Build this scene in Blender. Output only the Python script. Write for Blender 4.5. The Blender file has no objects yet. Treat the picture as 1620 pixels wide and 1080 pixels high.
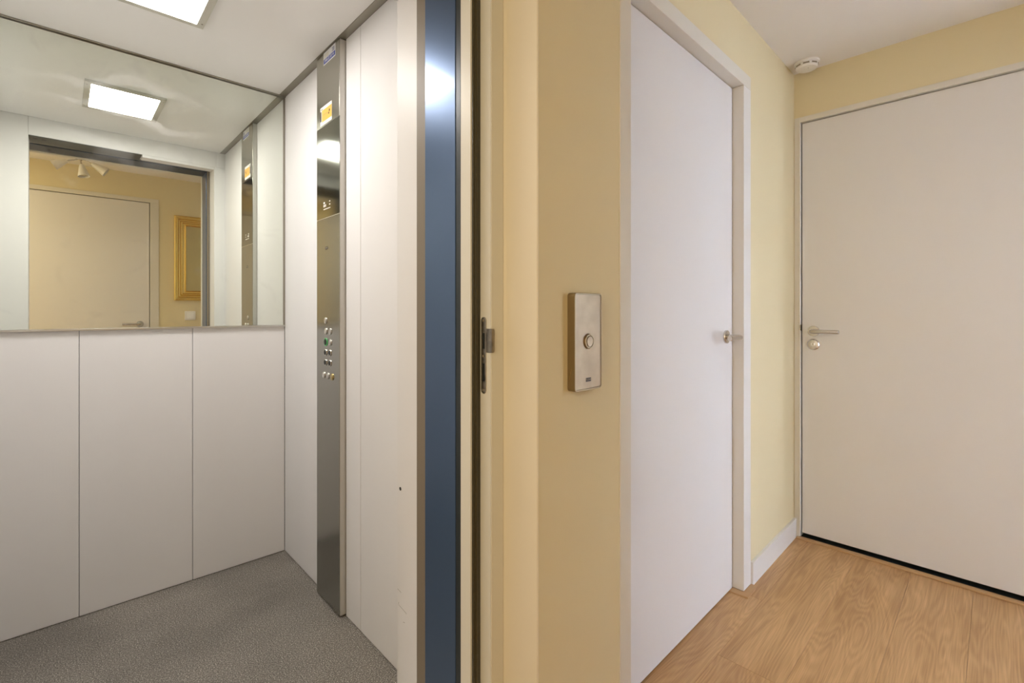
import bpy, bmesh, math, random
from mathutils import Vector, Matrix
random.seed(4)
S = bpy.context.scene
COL = S.collection
H = 1.158                                  # camera height
CA = math.radians(45.25 - 46.83)           # the lift car stands slightly askew to the hallway

# ------------------------------------------------------------------ camera
cam_d = bpy.data.cameras.new('camera')
cam = bpy.data.objects.new('camera', cam_d)
COL.objects.link(cam)
cam.location = (0, 0, H)
cam.rotation_euler = (math.radians(90), 0, math.radians(45.25 - 90))
cam_d.sensor_width = 36.0
cam_d.lens = 36.0 * 761.5 / 1620
cam_d.shift_y = -(540 - 491.3) / 1620
cam_d.clip_start = 0.02
S.camera = cam

# ------------------------------------------------------------------ world, light, exposure
w = bpy.data.worlds.new('world')
S.world = w
w.use_nodes = True
w.node_tree.nodes['Background'].inputs[0].default_value = (0.75, 0.82, 1.0, 1)
w.node_tree.nodes['Background'].inputs[1].default_value = 0.6
S.view_settings.view_transform = 'Standard'
S.view_settings.look = 'None'
S.view_settings.gamma = 1
S.view_settings.use_curve_mapping = False
S.view_settings.exposure = 1.6

LAMP_CAR = 14.3       # emission of the lift ceiling panel

def area(name, loc, rot, sx, sy, power, color):
    d = bpy.data.lights.new(name, 'AREA')
    d.shape = 'RECTANGLE'
    d.size, d.size_y = sx, sy
    d.energy = power
    d.color = color
    o = bpy.data.objects.new(name, d)
    o.location = loc
    o.rotation_euler = rot
    COL.objects.link(o)
    return o

R = math.radians
# daylight through the living room window beyond the hall opening
area('window_daylight', (2.9, -2.95, 1.15), (R(90), 0, R(180)), 2.4, 1.9, 460, (0.62, 0.755, 1.0))
# warm fill added just before the closed near end, to brighten the hallway
area('hall_end_fill', (-1.93, 0.1, 1.5), (R(90), 0, R(-90)), 0.9, 1.6, 6.5, (1.0, 0.86, 0.62))

# added warm fill behind the viewer, no known lamp (its housing is built below)
area('hall_fill_light', (-0.85, 0.12, 2.318), (0, 0, 0), 0.26, 0.26, 3.6, (1.0, 0.87, 0.64))

# ------------------------------------------------------------------ materials
def mat(name, col, rough=0.5, metal=0.0, bump=0.0, bscale=60, var=0.0, vscale=3, coat=0.0, emit=None, stretch=None, spec=None, aniso=0.0):
    m = bpy.data.materials.new(name)
    m.use_nodes = True
    nt = m.node_tree
    b = nt.nodes['Principled BSDF']
    b.inputs['Base Color'].default_value = (*col, 1)
    b.inputs['Roughness'].default_value = rough
    b.inputs['Metallic'].default_value = metal
    b.inputs['Coat Weight'].default_value = coat
    b.inputs['Coat Roughness'].default_value = 0.12
    if spec is not None:
        b.inputs['Specular IOR Level'].default_value = spec
    if aniso:
        b.inputs['Anisotropic'].default_value = aniso
    if emit:
        b.inputs['Emission Color'].default_value = (*emit[0], 1)
        b.inputs['Emission Strength'].default_value = emit[1]
    g = nt.nodes.new('ShaderNodeNewGeometry')
    mp = nt.nodes.new('ShaderNodeMapping')
    nt.links.new(g.outputs['Position'], mp.inputs['Vector'])
    if stretch:
        mp.inputs['Scale'].default_value = stretch
    if bump:
        n = nt.nodes.new('ShaderNodeTexNoise')
        n.inputs['Scale'].default_value = bscale
        n.inputs['Detail'].default_value = 3
        nt.links.new(mp.outputs[0], n.inputs['Vector'])
        bp = nt.nodes.new('ShaderNodeBump')
        bp.inputs['Strength'].default_value = bump
        bp.inputs['Distance'].default_value = 0.002
        nt.links.new(n.outputs['Fac'], bp.inputs['Height'])
        nt.links.new(bp.outputs[0], b.inputs['Normal'])
    if var:
        n = nt.nodes.new('ShaderNodeTexNoise')
        n.inputs['Scale'].default_value = vscale
        n.inputs['Detail'].default_value = 5
        nt.links.new(mp.outputs[0], n.inputs['Vector'])
        r = nt.nodes.new('ShaderNodeValToRGB')
        r.color_ramp.elements[0].position = 0.3
        r.color_ramp.elements[1].position = 0.7
        r.color_ramp.elements[0].color = (*[c * (1 - var) for c in col], 1)
        r.color_ramp.elements[1].color = (*[min(1, c * (1 + var)) for c in col], 1)
        nt.links.new(n.outputs['Fac'], r.inputs['Fac'])
        nt.links.new(r.outputs[0], b.inputs['Base Color'])
    return m

M = {}
M['yellow'] = mat('yellow_wall_paint', (0.73, 0.63, 0.40), 0.75, bump=0.12, bscale=90, var=0.012, vscale=2)
M['reveal'] = mat('cream_plaster_paint', (0.74, 0.67, 0.53), 0.6, bump=0.15, bscale=25, var=0.02, vscale=3)
M['ceiling'] = mat('white_ceiling_paint', (0.78, 0.75, 0.71), 0.85, bump=0.08, bscale=120)
M['white_gloss'] = mat('white_woodwork_paint', (0.76, 0.74, 0.71), 0.35, bump=0.03, bscale=150, stretch=(1, 1, 0.05))
M['trim_paint'] = mat('frame_paint', (0.70, 0.66, 0.58), 0.42, bump=0.03, bscale=150, stretch=(1, 1, 0.05))
M['door_hall'] = mat('hall_door_paint', (0.74, 0.72, 0.71), 0.40, bump=0.02, bscale=60)
M['door_entry'] = mat('entry_door_paint', (0.73, 0.705, 0.68), 0.45, bump=0.02, bscale=60)
M['steel_cream'] = mat('cream_enamel_steel', (0.72, 0.70, 0.63), 0.38, bump=0.18, bscale=14)
M['car_wall'] = mat('white_car_enamel', (0.86, 0.845, 0.835), 0.52, spec=0.16, bump=0.05, bscale=220, stretch=(1, 1, 0.02), var=0.008, vscale=6)
M['car_ceiling'] = mat('white_car_ceiling_enamel', (0.88, 0.865, 0.84), 0.38)
M['post'] = mat('post_enamel', (0.84, 0.825, 0.81), 0.42, spec=0.3, bump=0.25, bscale=30)
M['steel'] = mat('brushed_steel', (0.365, 0.365, 0.335), 0.22, 1.0, bump=0.02, bscale=400, stretch=(1, 1, 0.01))
M['steel_matte'] = mat('satin_steel', (0.47, 0.455, 0.40), 0.27, 1.0, bump=0.02, bscale=400, stretch=(1, 1, 0.01))
M['steel_light'] = mat('satin_aluminium', (0.66, 0.64, 0.60), 0.32, 1.0)
M['panel_side'] = mat('pale_panel_edge', (0.66, 0.64, 0.60), 0.35, 0.3)
M['glass_black'] = mat('smoked_display_glass', (0.30, 0.305, 0.275), 0.09, 1.0)
M['trim_steel'] = mat('ceiling_trim_steel', (0.38, 0.355, 0.30), 0.38, 0.9, bump=0.05, bscale=300)
M['blue'] = mat('blue_shaft_frame_paint', (0.068, 0.12, 0.225), 0.31, 0.5, bump=0.05, bscale=8, coat=0.3)
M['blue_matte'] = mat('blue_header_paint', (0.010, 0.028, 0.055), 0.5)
M['under_grey'] = mat('grey_green_plate', (0.06, 0.07, 0.062), 0.5)
M['lamp_frame'] = mat('lamp_frame_enamel', (0.58, 0.56, 0.48), 0.5)
M['black'] = mat('black_rubber', (0.012, 0.014, 0.014), 0.5)
M['blackgloss'] = mat('blackened_steel', (0.02, 0.026, 0.028), 0.35)
M['seal'] = mat('olive_rubber_seal', (0.05, 0.043, 0.02), 0.35, bump=0.5, bscale=18, stretch=(1, 1, 3))
M['gap'] = mat('brown_gap_steel', (0.22, 0.18, 0.13), 0.5)
M['chrome'] = mat('chrome', (0.72, 0.70, 0.67), 0.12, 1.0)
M['nickel'] = mat('satin_nickel', (0.60, 0.58, 0.56), 0.26, 1.0)
M['strike_steel'] = mat('worn_strike_steel', (0.52, 0.47, 0.39), 0.36, 1.0, var=0.2, vscale=60)
M['call_plate'] = mat('aged_bronze_steel', (0.37, 0.30, 0.215), 0.36, 1.0, var=0.10, vscale=25)
M['call_rim'] = mat('call_plate_rim', (0.34, 0.28, 0.185), 0.35, 1.0)
M['plastic'] = mat('white_plastic', (0.80, 0.78, 0.74), 0.35)
M['plastic_grey'] = mat('grey_slot', (0.30, 0.26, 0.20), 0.6)
M['sticker_white'] = mat('sticker_paper', (0.85, 0.84, 0.82), 0.4)
M['sticker_blue'] = mat('sticker_blue', (0.05, 0.09, 0.42), 0.4)
M['sticker_orange'] = mat('sticker_orange', (0.90, 0.48, 0.10), 0.4)
M['sticker_dark'] = mat('sticker_dark', (0.05, 0.04, 0.04), 0.4)
M['sticker_grey'] = mat('sticker_grey', (0.25, 0.26, 0.36), 0.4)
M['sticker_tan'] = mat('sticker_tan', (0.62, 0.56, 0.36), 0.4)
M['gold'] = mat('gilded_wood', (0.78, 0.56, 0.17), 0.24, 1.0, bump=0.04, bscale=90)
M['green'] = mat('green_ring', (0.12, 0.42, 0.16), 0.3, emit=((0.1, 0.8, 0.2), 0.04))
M['brass'] = mat('brass_key_switch', (0.62, 0.50, 0.24), 0.25, 1.0)
M['light'] = mat('lit_diffuser', (0.9, 0.9, 0.9), 0.5, emit=((1.0, 0.965, 0.935), LAMP_CAR))
M['oak_strip'] = mat('oak_threshold', (0.52, 0.32, 0.155), 0.42, bump=0.1, bscale=60, stretch=(1, 0.1, 1), var=0.08, vscale=12)
M['subfloor'] = mat('underlay', (0.10, 0.07, 0.04), 0.8)
M['shaft'] = mat('shaft_concrete', (0.25, 0.24, 0.22), 0.9, bump=0.4, bscale=20)

def mirror_mat():
    m = bpy.data.materials.new('silvered_glass')
    m.use_nodes = True
    nt = m.node_tree
    b = nt.nodes['Principled BSDF']
    b.inputs['Base Color'].default_value = (0.83, 0.86, 0.79, 1)
    b.inputs['Metallic'].default_value = 1
    b.inputs['Roughness'].default_value = 0.0
    out = nt.nodes['Material Output']
    # wiped smears of grease on the glass
    g = nt.nodes.new('ShaderNodeNewGeometry')
    n = nt.nodes.new('ShaderNodeTexNoise')
    n.inputs['Scale'].default_value = 5.5
    n.inputs['Detail'].default_value = 4
    n.inputs['Distortion'].default_value = 1.6
    nt.links.new(g.outputs['Position'], n.inputs['Vector'])
    r = nt.nodes.new('ShaderNodeValToRGB')
    r.color_ramp.elements[0].position = 0.60
    r.color_ramp.elements[1].position = 0.78
    r.color_ramp.elements[0].color = (0.012, 0.012, 0.012, 1)
    r.color_ramp.elements[1].color = (0.10, 0.10, 0.10, 1)
    nt.links.new(n.outputs['Fac'], r.inputs['Fac'])
    sub = nt.nodes.new('ShaderNodeVectorMath')
    sub.operation = 'DISTANCE'
    sub.inputs[1].default_value = (0.27, 2.43, 1.99)
    nt.links.new(g.outputs['Position'], sub.inputs[0])
    mk = nt.nodes.new('ShaderNodeMapRange')
    mk.inputs[1].default_value, mk.inputs[2].default_value = 0.30, 0.08
    nt.links.new(sub.outputs['Value'], mk.inputs[0])
    wv = nt.nodes.new('ShaderNodeTexWave')
    wv.wave_type = 'RINGS'
    wv.inputs['Scale'].default_value = 3.2
    wv.inputs['Distortion'].default_value = 9
    wv.inputs['Detail'].default_value = 3
    wv.inputs['Detail Scale'].default_value = 1.2
    nt.links.new(g.outputs['Position'], wv.inputs['Vector'])
    wr_ = nt.nodes.new('ShaderNodeMapRange')
    wr_.inputs[1].default_value, wr_.inputs[2].default_value = 0.62, 1.0
    wr_.inputs[4].default_value = 0.22
    nt.links.new(wv.outputs['Fac'], wr_.inputs[0])
    pm = nt.nodes.new('ShaderNodeMath')
    pm.operation = 'MULTIPLY'
    nt.links.new(mk.outputs[0], pm.inputs[0])
    nt.links.new(wr_.outputs[0], pm.inputs[1])
    pa = nt.nodes.new('ShaderNodeMath')
    pa.operation = 'ADD'
    nt.links.new(pm.outputs[0], pa.inputs[0])
    nt.links.new(r.outputs[0], pa.inputs[1])
    d = nt.nodes.new('ShaderNodeBsdfPrincipled')
    d.inputs['Base Color'].default_value = (0.8, 0.8, 0.78, 1)
    d.inputs['Roughness'].default_value = 0.5
    mx = nt.nodes.new('ShaderNodeMixShader')
    nt.links.new(pa.outputs[0], mx.inputs[0])
    nt.links.new(b.outputs[0], mx.inputs[1])
    nt.links.new(d.outputs[0], mx.inputs[2])
    nt.links.new(mx.outputs[0], out.inputs['Surface'])
    return m
M['mirror'] = mirror_mat()
M['mirror_old'] = mat('picture_mirror_glass', (0.62, 0.58, 0.42), 0.03, 1.0)

def rubber_floor():
    m = bpy.data.materials.new('speckled_rubber')
    m.use_nodes = True
    nt = m.node_tree
    b = nt.nodes['Principled BSDF']
    g = nt.nodes.new('ShaderNodeNewGeometry')
    n = nt.nodes.new('ShaderNodeTexNoise')
    n.inputs['Scale'].default_value = 260
    n.inputs['Detail'].default_value = 3
    n.inputs['Roughness'].default_value = 0.7
    nt.links.new(g.outputs['Position'], n.inputs['Vector'])
    r = nt.nodes.new('ShaderNodeValToRGB')
    e = r.color_ramp.elements
    e[0].position, e[1].position = 0.38, 0.72
    e[0].color = (0.085, 0.077, 0.067, 1)
    e[1].color = (0.95, 0.90, 0.82, 1)
    x = e.new(0.55)
    x.color = (0.265, 0.24, 0.208, 1)
    nt.links.new(n.outputs['Fac'], r.inputs['Fac'])
    n2 = nt.nodes.new('ShaderNodeTexNoise')
    n2.inputs['Scale'].default_value = 2.4
    n2.inputs['Detail'].default_value = 4
    nt.links.new(g.outputs['Position'], n2.inputs['Vector'])
    mm = nt.nodes.new('ShaderNodeMapRange')
    mm.inputs[1].default_value, mm.inputs[2].default_value = 0.3, 0.7
    mm.inputs[3].default_value, mm.inputs[4].default_value = 0.72, 1.25
    nt.links.new(n2.outputs['Fac'], mm.inputs[0])
    v = nt.nodes.new('ShaderNodeVectorMath')
    v.operation = 'SCALE'
    nt.links.new(r.outputs[0], v.inputs[0])
    nt.links.new(mm.outputs[0], v.inputs['Scale'])
    # fine scratches
    nt.links.new(v.outputs[0], b.inputs['Base Color'])
    b.inputs['Roughness'].default_value = 0.42
    bp = nt.nodes.new('ShaderNodeBump')
    bp.inputs['Strength'].default_value = 0.7
    bp.inputs['Distance'].default_value = 0.0015
    nt.links.new(n.outputs['Fac'], bp.inputs['Height'])
    nt.links.new(bp.outputs[0], b.inputs['Normal'])
    return m
M['rubber'] = rubber_floor()

def oak():
    m = bpy.data.materials.new('oak_laminate')
    m.use_nodes = True
    nt = m.node_tree
    N, L = nt.nodes, nt.links
    b = N['Principled BSDF']
    g = N.new('ShaderNodeNewGeometry')
    oi = N.new('ShaderNodeObjectInfo')
    off = N.new('ShaderNodeVectorMath')
    off.operation = 'SCALE'
    off.inputs[0].default_value = (37, 19, 53)
    L.new(oi.outputs['Random'], off.inputs['Scale'])
    add = N.new('ShaderNodeVectorMath')
    add.operation = 'ADD'
    L.new(g.outputs['Position'], add.inputs[0])
    L.new(off.outputs[0], add.inputs[1])
    mp = N.new('ShaderNodeMapping')
    mp.inputs['Scale'].default_value = (0.75, 5.8, 1)
    L.new(add.outputs[0], mp.inputs['Vector'])
    n = N.new('ShaderNodeTexNoise')
    n.inputs['Scale'].default_value = 1.15
    n.inputs['Detail'].default_value = 2.0
    n.inputs['Roughness'].default_value = 0.5
    n.inputs['Distortion'].default_value = 0.25
    L.new(mp.outputs[0], n.inputs['Vector'])
    k = N.new('ShaderNodeMath')
    k.operation = 'MULTIPLY'
    k.inputs[1].default_value = 175
    L.new(n.outputs['Fac'], k.inputs[0])
    s = N.new('ShaderNodeMath')
    s.operation = 'SINE'
    L.new(k.outputs[0], s.inputs[0])
    # pores: fine streaks along the plank
    mp2 = N.new('ShaderNodeMapping')
    mp2.inputs['Scale'].default_value = (4, 190, 1)
    L.new(add.outputs[0], mp2.inputs['Vector'])
    n2 = N.new('ShaderNodeTexNoise')
    n2.inputs['Scale'].default_value = 1.6
    n2.inputs['Detail'].default_value = 3
    L.new(mp2.outputs[0], n2.inputs['Vector'])
    mp3 = N.new('ShaderNodeMapping')
    mp3.inputs['Scale'].default_value = (1.2, 7, 1)
    L.new(add.outputs[0], mp3.inputs['Vector'])
    n3 = N.new('ShaderNodeTexNoise')
    n3.inputs['Scale'].default_value = 1.5
    n3.inputs['Detail'].default_value = 2
    L.new(mp3.outputs[0], n3.inputs['Vector'])
    a1 = N.new('ShaderNodeMath')
    a1.operation = 'MULTIPLY_ADD'
    a1.inputs[1].default_value = 0.06
    a1.inputs[2].default_value = 0.0
    L.new(s.outputs[0], a1.inputs[0])
    a2 = N.new('ShaderNodeMath')
    a2.operation = 'MULTIPLY_ADD'
    a2.inputs[1].default_value = 0.55
    L.new(n2.outputs['Fac'], a2.inputs[0])
    L.new(a1.outputs[0], a2.inputs[2])
    a3 = N.new('ShaderNodeMath')
    a3.operation = 'MULTIPLY_ADD'
    a3.inputs[1].default_value = 0.75
    L.new(n3.outputs['Fac'], a3.inputs[0])
    L.new(a2.outputs[0], a3.inputs[2])
    r = N.new('ShaderNodeValToRGB')
    e = r.color_ramp.elements
    e[0].position, e[1].position = 0.40, 0.90
    e[0].color = (0.405, 0.225, 0.092, 1)
    e[1].color = (0.71, 0.445, 0.215, 1)
    L.new(a3.outputs[0], r.inputs['Fac'])
    mr = N.new('ShaderNodeMapRange')
    mr.inputs[3].default_value, mr.inputs[4].default_value = 0.95, 1.05
    L.new(oi.outputs['Random'], mr.inputs[0])
    v = N.new('ShaderNodeVectorMath')
    v.operation = 'SCALE'
    L.new(r.outputs[0], v.inputs[0])
    L.new(mr.outputs[0], v.inputs['Scale'])
    L.new(v.outputs[0], b.inputs['Base Color'])
    b.inputs['Roughness'].default_value = 0.38
    bp = N.new('ShaderNodeBump')
    bp.inputs['Strength'].default_value = 0.08
    bp.inputs['Distance'].default_value = 0.001
    L.new(a3.outputs[0], bp.inputs['Height'])
    L.new(bp.outputs[0], b.inputs['Normal'])
    return m
M['oak'] = oak()

# ------------------------------------------------------------------ building helpers
ORG = {}          # frame-space origin of every object
FR = {}           # frame of every object

def fworld(p, fr):
    return (Matrix.Rotation(CA, 3, 'Z') @ Vector(p)) if fr == 'C' else Vector(p)

def tag(o, label=None, cat=None, group=None, kind=None):
    if label: o['label'] = label
    if cat: o['category'] = cat
    if group: o['group'] = group
    if kind: o['kind'] = kind
    return o

def place(o, origin, parent, fr):
    origin = Vector(origin)
    ORG[o.name], FR[o.name] = origin, fr
    if parent is None:
        o.location = fworld(origin, fr)
        o.rotation_euler = (0, 0, CA if fr == 'C' else 0)
    else:
        o.parent = parent
        o.location = origin - ORG[parent.name]
    COL.objects.link(o)

def empty(name, origin, fr='H', parent=None):
    o = bpy.data.objects.new(name, None)
    o.empty_display_size = 0.05
    place(o, origin, parent, fr)
    return o

def obj(name, bm, m, parent=None, fr='H', origin=None, smooth=False):
    """bm holds coordinates of the frame; links one mesh object with its origin at its base."""
    if parent is not None:
        fr = FR[parent.name]
    if origin is None:
        xs = [v.co for v in bm.verts]
        lo = Vector((min(c.x for c in xs), min(c.y for c in xs), min(c.z for c in xs)))
        hi = Vector((max(c.x for c in xs), max(c.y for c in xs), max(c.z for c in xs)))
        origin = Vector(((lo.x + hi.x) / 2, (lo.y + hi.y) / 2, lo.z))
    bmesh.ops.translate(bm, verts=bm.verts, vec=-Vector(origin))
    me = bpy.data.meshes.new(name)
    bm.to_mesh(me)
    bm.free()
    if smooth:
        for p in me.polygons: p.use_smooth = True
        me.set_sharp_from_angle(angle=R(35))
    me.materials.append(m)
    o = bpy.data.objects.new(name, me)
    place(o, origin, parent, fr)
    return o

def B():
    return bmesh.new()

def addbox(bm, x0, x1, y0, y1, z0, z1, bev=0.0, seg=2):
    r = bmesh.ops.create_cube(bm, size=1)
    vs = r['verts']
    for v in vs:
        v.co = Vector((x0 if v.co.x < 0 else x1, y0 if v.co.y < 0 else y1, z0 if v.co.z < 0 else z1))
    if bev:
        es = list({e for v in vs for e in v.link_edges})
        bmesh.ops.bevel(bm, geom=es, offset=bev, segments=seg, affect='EDGES', profile=0.5)
    return bm

def box(x0, x1, y0, y1, z0, z1, bev=0.0, seg=2):
    return addbox(B(), x0, x1, y0, y1, z0, z1, bev, seg)

def prism(pts, z0, z1, bev=0):
    """plan polygon extruded upward"""
    bm = B()
    f = bm.faces.new([bm.verts.new((x, y, z0)) for x, y in pts])
    r = bmesh.ops.extrude_face_region(bm, geom=[f])
    for v in r['geom']:
        if isinstance(v, bmesh.types.BMVert): v.co.z = z1
    bmesh.ops.recalc_face_normals(bm, faces=bm.faces)
    if bev:
        bmesh.ops.bevel(bm, geom=list(bm.edges), offset=bev, segments=2, affect='EDGES')
    return bm

AX = {'-X': Matrix(((0, 0, -1), (-1, 0, 0), (0, 1, 0))),      # faces -X : right = -Y, up = Z
      '-Y': Matrix(((1, 0, 0), (0, 0, -1), (0, 1, 0))),       # faces -Y : right = +X
      '+Y': Matrix(((-1, 0, 0), (0, 0, 1), (0, 1, 0))),       # faces +Y
      '-Z': Matrix(((1, 0, 0), (0, -1, 0), (0, 0, -1))),
      '+Z': Matrix.Identity(3)}

def lathe(profile, center, face, seg=32, bm=None, sy=1.0):
    """profile [(r, h)] along the facing normal"""
    bm = bm or B()
    A = AX[face] if isinstance(face, str) else face
    c = Vector(center)
    rings = []
    for r, h in profile:
        if r < 1e-6:
            rings.append([bm.verts.new(c + A @ Vector((0, 0, h)))])
        else:
            rings.append([bm.verts.new(c + A @ Vector((r * math.cos(2 * math.pi * i / seg), sy * r * math.sin(2 * math.pi * i / seg), h))) for i in range(seg)])
    for a, b in zip(rings, rings[1:]):
        for i in range(seg):
            j = (i + 1) % seg
            if len(a) == 1 and len(b) == 1: continue
            if len(a) == 1: bm.faces.new((a[0], b[j], b[i]))
            elif len(b) == 1: bm.faces.new((a[i], a[j], b[0]))
            else: bm.faces.new((a[i], a[j], b[j], b[i]))
    bmesh.ops.recalc_face_normals(bm, faces=bm.faces)
    return bm

def tube(path, r, seg=16, bm=None, ry=None):
    bm = bm or B()
    P = [Vector(p) for p in path]
    rings = []
    for i, p in enumerate(P):
        t = ((P[min(i + 1, len(P) - 1)] - P[max(i - 1, 0)])).normalized()
        up = Vector((0, 0, 1)) if abs(t.z) < 0.95 else Vector((1, 0, 0))
        s = t.cross(up).normalized()
        u = s.cross(t).normalized()
        rr = r[i] if isinstance(r, (list, tuple)) else r
        rings.append([bm.verts.new(p + s * (ry or rr) * math.cos(2 * math.pi * k / seg) + u * rr * math.sin(2 * math.pi * k / seg)) for k in range(seg)])
    for a, b in zip(rings, rings[1:]):
        for k in range(seg):
            bm.faces.new((a[k], a[(k + 1) % seg], b[(k + 1) % seg], b[k]))
    for q in (rings[0], rings[-1]):
        bm.faces.new(q)
    bmesh.ops.recalc_face_normals(bm, faces=bm.faces)
    return bm

def rounded_plate(w, h, t, rad, center, face, bev=0.0, seg=6, bm=None):
    """upright plate with rounded corners, lying from the wall out along the facing normal"""
    bm = bm or B()
    A = AX[face]
    c = Vector(center)
    pts = []
    for cx, cy, a0 in ((w / 2 - rad, h / 2 - rad, 0), (-w / 2 + rad, h / 2 - rad, 90), (-w / 2 + rad, -h / 2 + rad, 180), (w / 2 - rad, -h / 2 + rad, 270)):
        for k in range(seg + 1):
            a = R(a0 + 90 * k / seg)
            pts.append((cx + rad * math.cos(a), cy + rad * math.sin(a)))
    layers = [(0, 1.0, 0), (t - bev, 1.0, 0)] + ([(t, 1.0, bev)] if bev else [])
    rings = []
    for hgt, _, ins in layers:
        rings.append([bm.verts.new(c + A @ Vector((x * (1 - 2 * ins / w), y * (1 - 2 * ins / h), hgt))) for x, y in pts])
    for a, b in zip(rings, rings[1:]):
        n = len(a)
        for i in range(n):
            bm.faces.new((a[i], a[(i + 1) % n], b[(i + 1) % n], b[i]))
    bm.faces.new(rings[0]); bm.faces.new(rings[-1])
    bmesh.ops.recalc_face_normals(bm, faces=bm.faces)
    return bm

def text(name, s, size, center, face, m, parent, thick=0.0002, sx=1.0):
    cu = bpy.data.curves.new('t', 'FONT')
    cu.body = s
    cu.size = size
    cu.extrude = thick
    cu.align_x = 'CENTER'
    cu.align_y = 'CENTER'
    cu.resolution_u = 3
    t = bpy.data.objects.new('t', cu)
    COL.objects.link(t)
    dg = bpy.context.evaluated_depsgraph_get()
    me = bpy.data.meshes.new_from_object(t.evaluated_get(dg))
    bpy.data.objects.remove(t)
    bm = B()
    bm.from_mesh(me)
    A = AX[face]
    for v in bm.verts:
        v.co = Vector(center) + A @ Vector((v.co.x * sx, v.co.y, v.co.z))
    return obj(name, bm, m, parent)

# =================================================================== SETTING: HALL
YW, XE, YO, ZC = 0.736, 2.77, -0.50, 2.368   # left wall, entry wall, opposite wall, ceiling
XN = -2.0                                    # near end of the hallway

# ---- floor: oak laminate planks running along the hallway
fl = obj('floor', box(XN, 2.86, -3.1, 0.94, -0.05, -0.0095), M['subfloor'])
tag(fl, 'light oak laminate floor of the hallway, laid in long planks', 'floor', kind='structure')
PW, PL = 0.198, 1.45
rows = []
y = 0.664 - PW * 6
k = 0
while y < 0.80:
    rows.append((y, min(y + PW, 0.847)))
    y += PW
for i, (y0, y1) in enumerate(rows):
    joint = {0.664: 1.33, 0.466: 1.635, 0.268: 1.345, 0.07: 1.39, -0.128: 1.36}.get(round(y0, 3), 0.9 + (i * 0.37) % 0.5)
    st = joint - PL * 3
    x = st
    while x < 2.85:
        a, b_ = max(x, XN), min(x + PL, 2.84)
        if y0 < YO - 0.01: a = max(a, 1.75)
        if b_ - a > 0.02:
            if y0 > 0.65:      # last row: only to the walls, deeper in the two doorways
                for (p, q, ye) in ((XN, -0.193, YW), (-0.193, 0.8126, 0.847), (0.8126, 1.203, YW), (1.203, 2.066, 0.80), (2.066, 2.84, YW)):
                    pa, qb = max(a, p), min(b_, q)
                    if qb - pa > 0.005 and ye - y0 > 0.01:
                        obj('plank', box(pa + .0002, qb - .0002, y0 + .0003, ye, -0.009, 0, 0.0005, 1), M['oak'], fl)
            else:
                obj('plank', box(a + .0003, b_ - .0003, y0 + .0003, y1 - .0003, -0.009, 0, 0.0005, 1), M['oak'], fl)
        x += PL
lf = obj('floor', box(0.9, 5.0, -3.1, rows[0][0], -0.009, 0), M['oak'])
lf.location.z += 0
tag(lf, 'oak floor of the bright room behind the hallway opening', 'floor', kind='structure')

# ---- left wall of the hallway (lift doorway, call button, white door)
bm = B()
T = 0.06
addbox(bm, XN, -0.193, YW, 0.94, 0, ZC)
addbox(bm, -0.193, 0.8126, YW, 0.94, 2.157, ZC)
addbox(bm, 0.8126, 1.150, YW, 0.94, 0, ZC)
addbox(bm, 1.150, 2.143, YW + T, 0.94, 2.10, ZC)
addbox(bm, 1.150, 2.143, YW, YW + T, 2.138, ZC)
addbox(bm, 2.143, 2.87, YW, 0.94, 0, ZC)
bmesh.ops.remove_doubles(bm, verts=bm.verts, dist=1e-5)
wl = obj('wall_left', bm, M['yellow'])
tag(wl, 'pale yellow painted hallway wall around the lift doorway and white door', 'wall', kind='structure')
# plastered reveal lining of the lift doorway (paint of its own)
rv = obj('reveal', prism([(0.8105, 0.7375), (0.8126, YW - .0006), (0.8145, YW - .0006), (0.8145, 0.8475), (0.8105, 0.8475)], 0.0, 2.157), M['reveal'], wl)
obj('reveal', box(-0.193, -0.191, YW - .0004, 0.8475, 0.0, 2.157), M['reveal'], wl)
obj('reveal', box(-0.191, 0.8105, YW - .0004, 0.8475, 2.155, 2.1575), M['reveal'], wl)

# ---- entry wall at the far end
bm = B()
addbox(bm, XE, XE + 0.12, 0.726, YW, 0, ZC)
addbox(bm, XE, XE + 0.12, YO - 0.1, -0.255, 0, ZC)
addbox(bm, XE, XE + 0.12, -0.255, 0.726, 2.141, ZC)
we = obj('wall_far', bm, M['yellow'])
tag(we, 'yellow end wall of the hallway above the entry door', 'wall', kind='structure')

# ---- opposite wall (seen in the lift mirror), with the opening to the bright room
bm = B()
addbox(bm, XN, -0.435, YO - 0.1, YO, 0, ZC)
addbox(bm, -0.435, 0.635, YO - 0.1, YO, 2.160, ZC)
addbox(bm, 0.635, 1.75, YO - 0.1, YO, 0, ZC)
addbox(bm, 1.75, 2.70, YO - 0.1, YO, 2.15, ZC)
addbox(bm, 2.70, XE, YO - 0.1, YO, 0, ZC)
wo = obj('wall_right', bm, M['yellow'])
tag(wo, 'yellow hallway wall facing the lift, seen in the lift mirror', 'wall', kind='structure')
wn = obj('wall_near', box(XN - 0.1, XN, YO - 0.1, 0.94, 0, ZC), M['yellow'])
tag(wn, 'yellow wall closing the near end of the hallway', 'wall', kind='structure')
ce = obj('ceiling', box(XN - 0.1, 2.90, YO - 0.1, 0.94, ZC, ZC + 0.1), M['ceiling'])
tag(ce, 'flat white painted hallway ceiling', 'ceiling', kind='structure')

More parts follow.
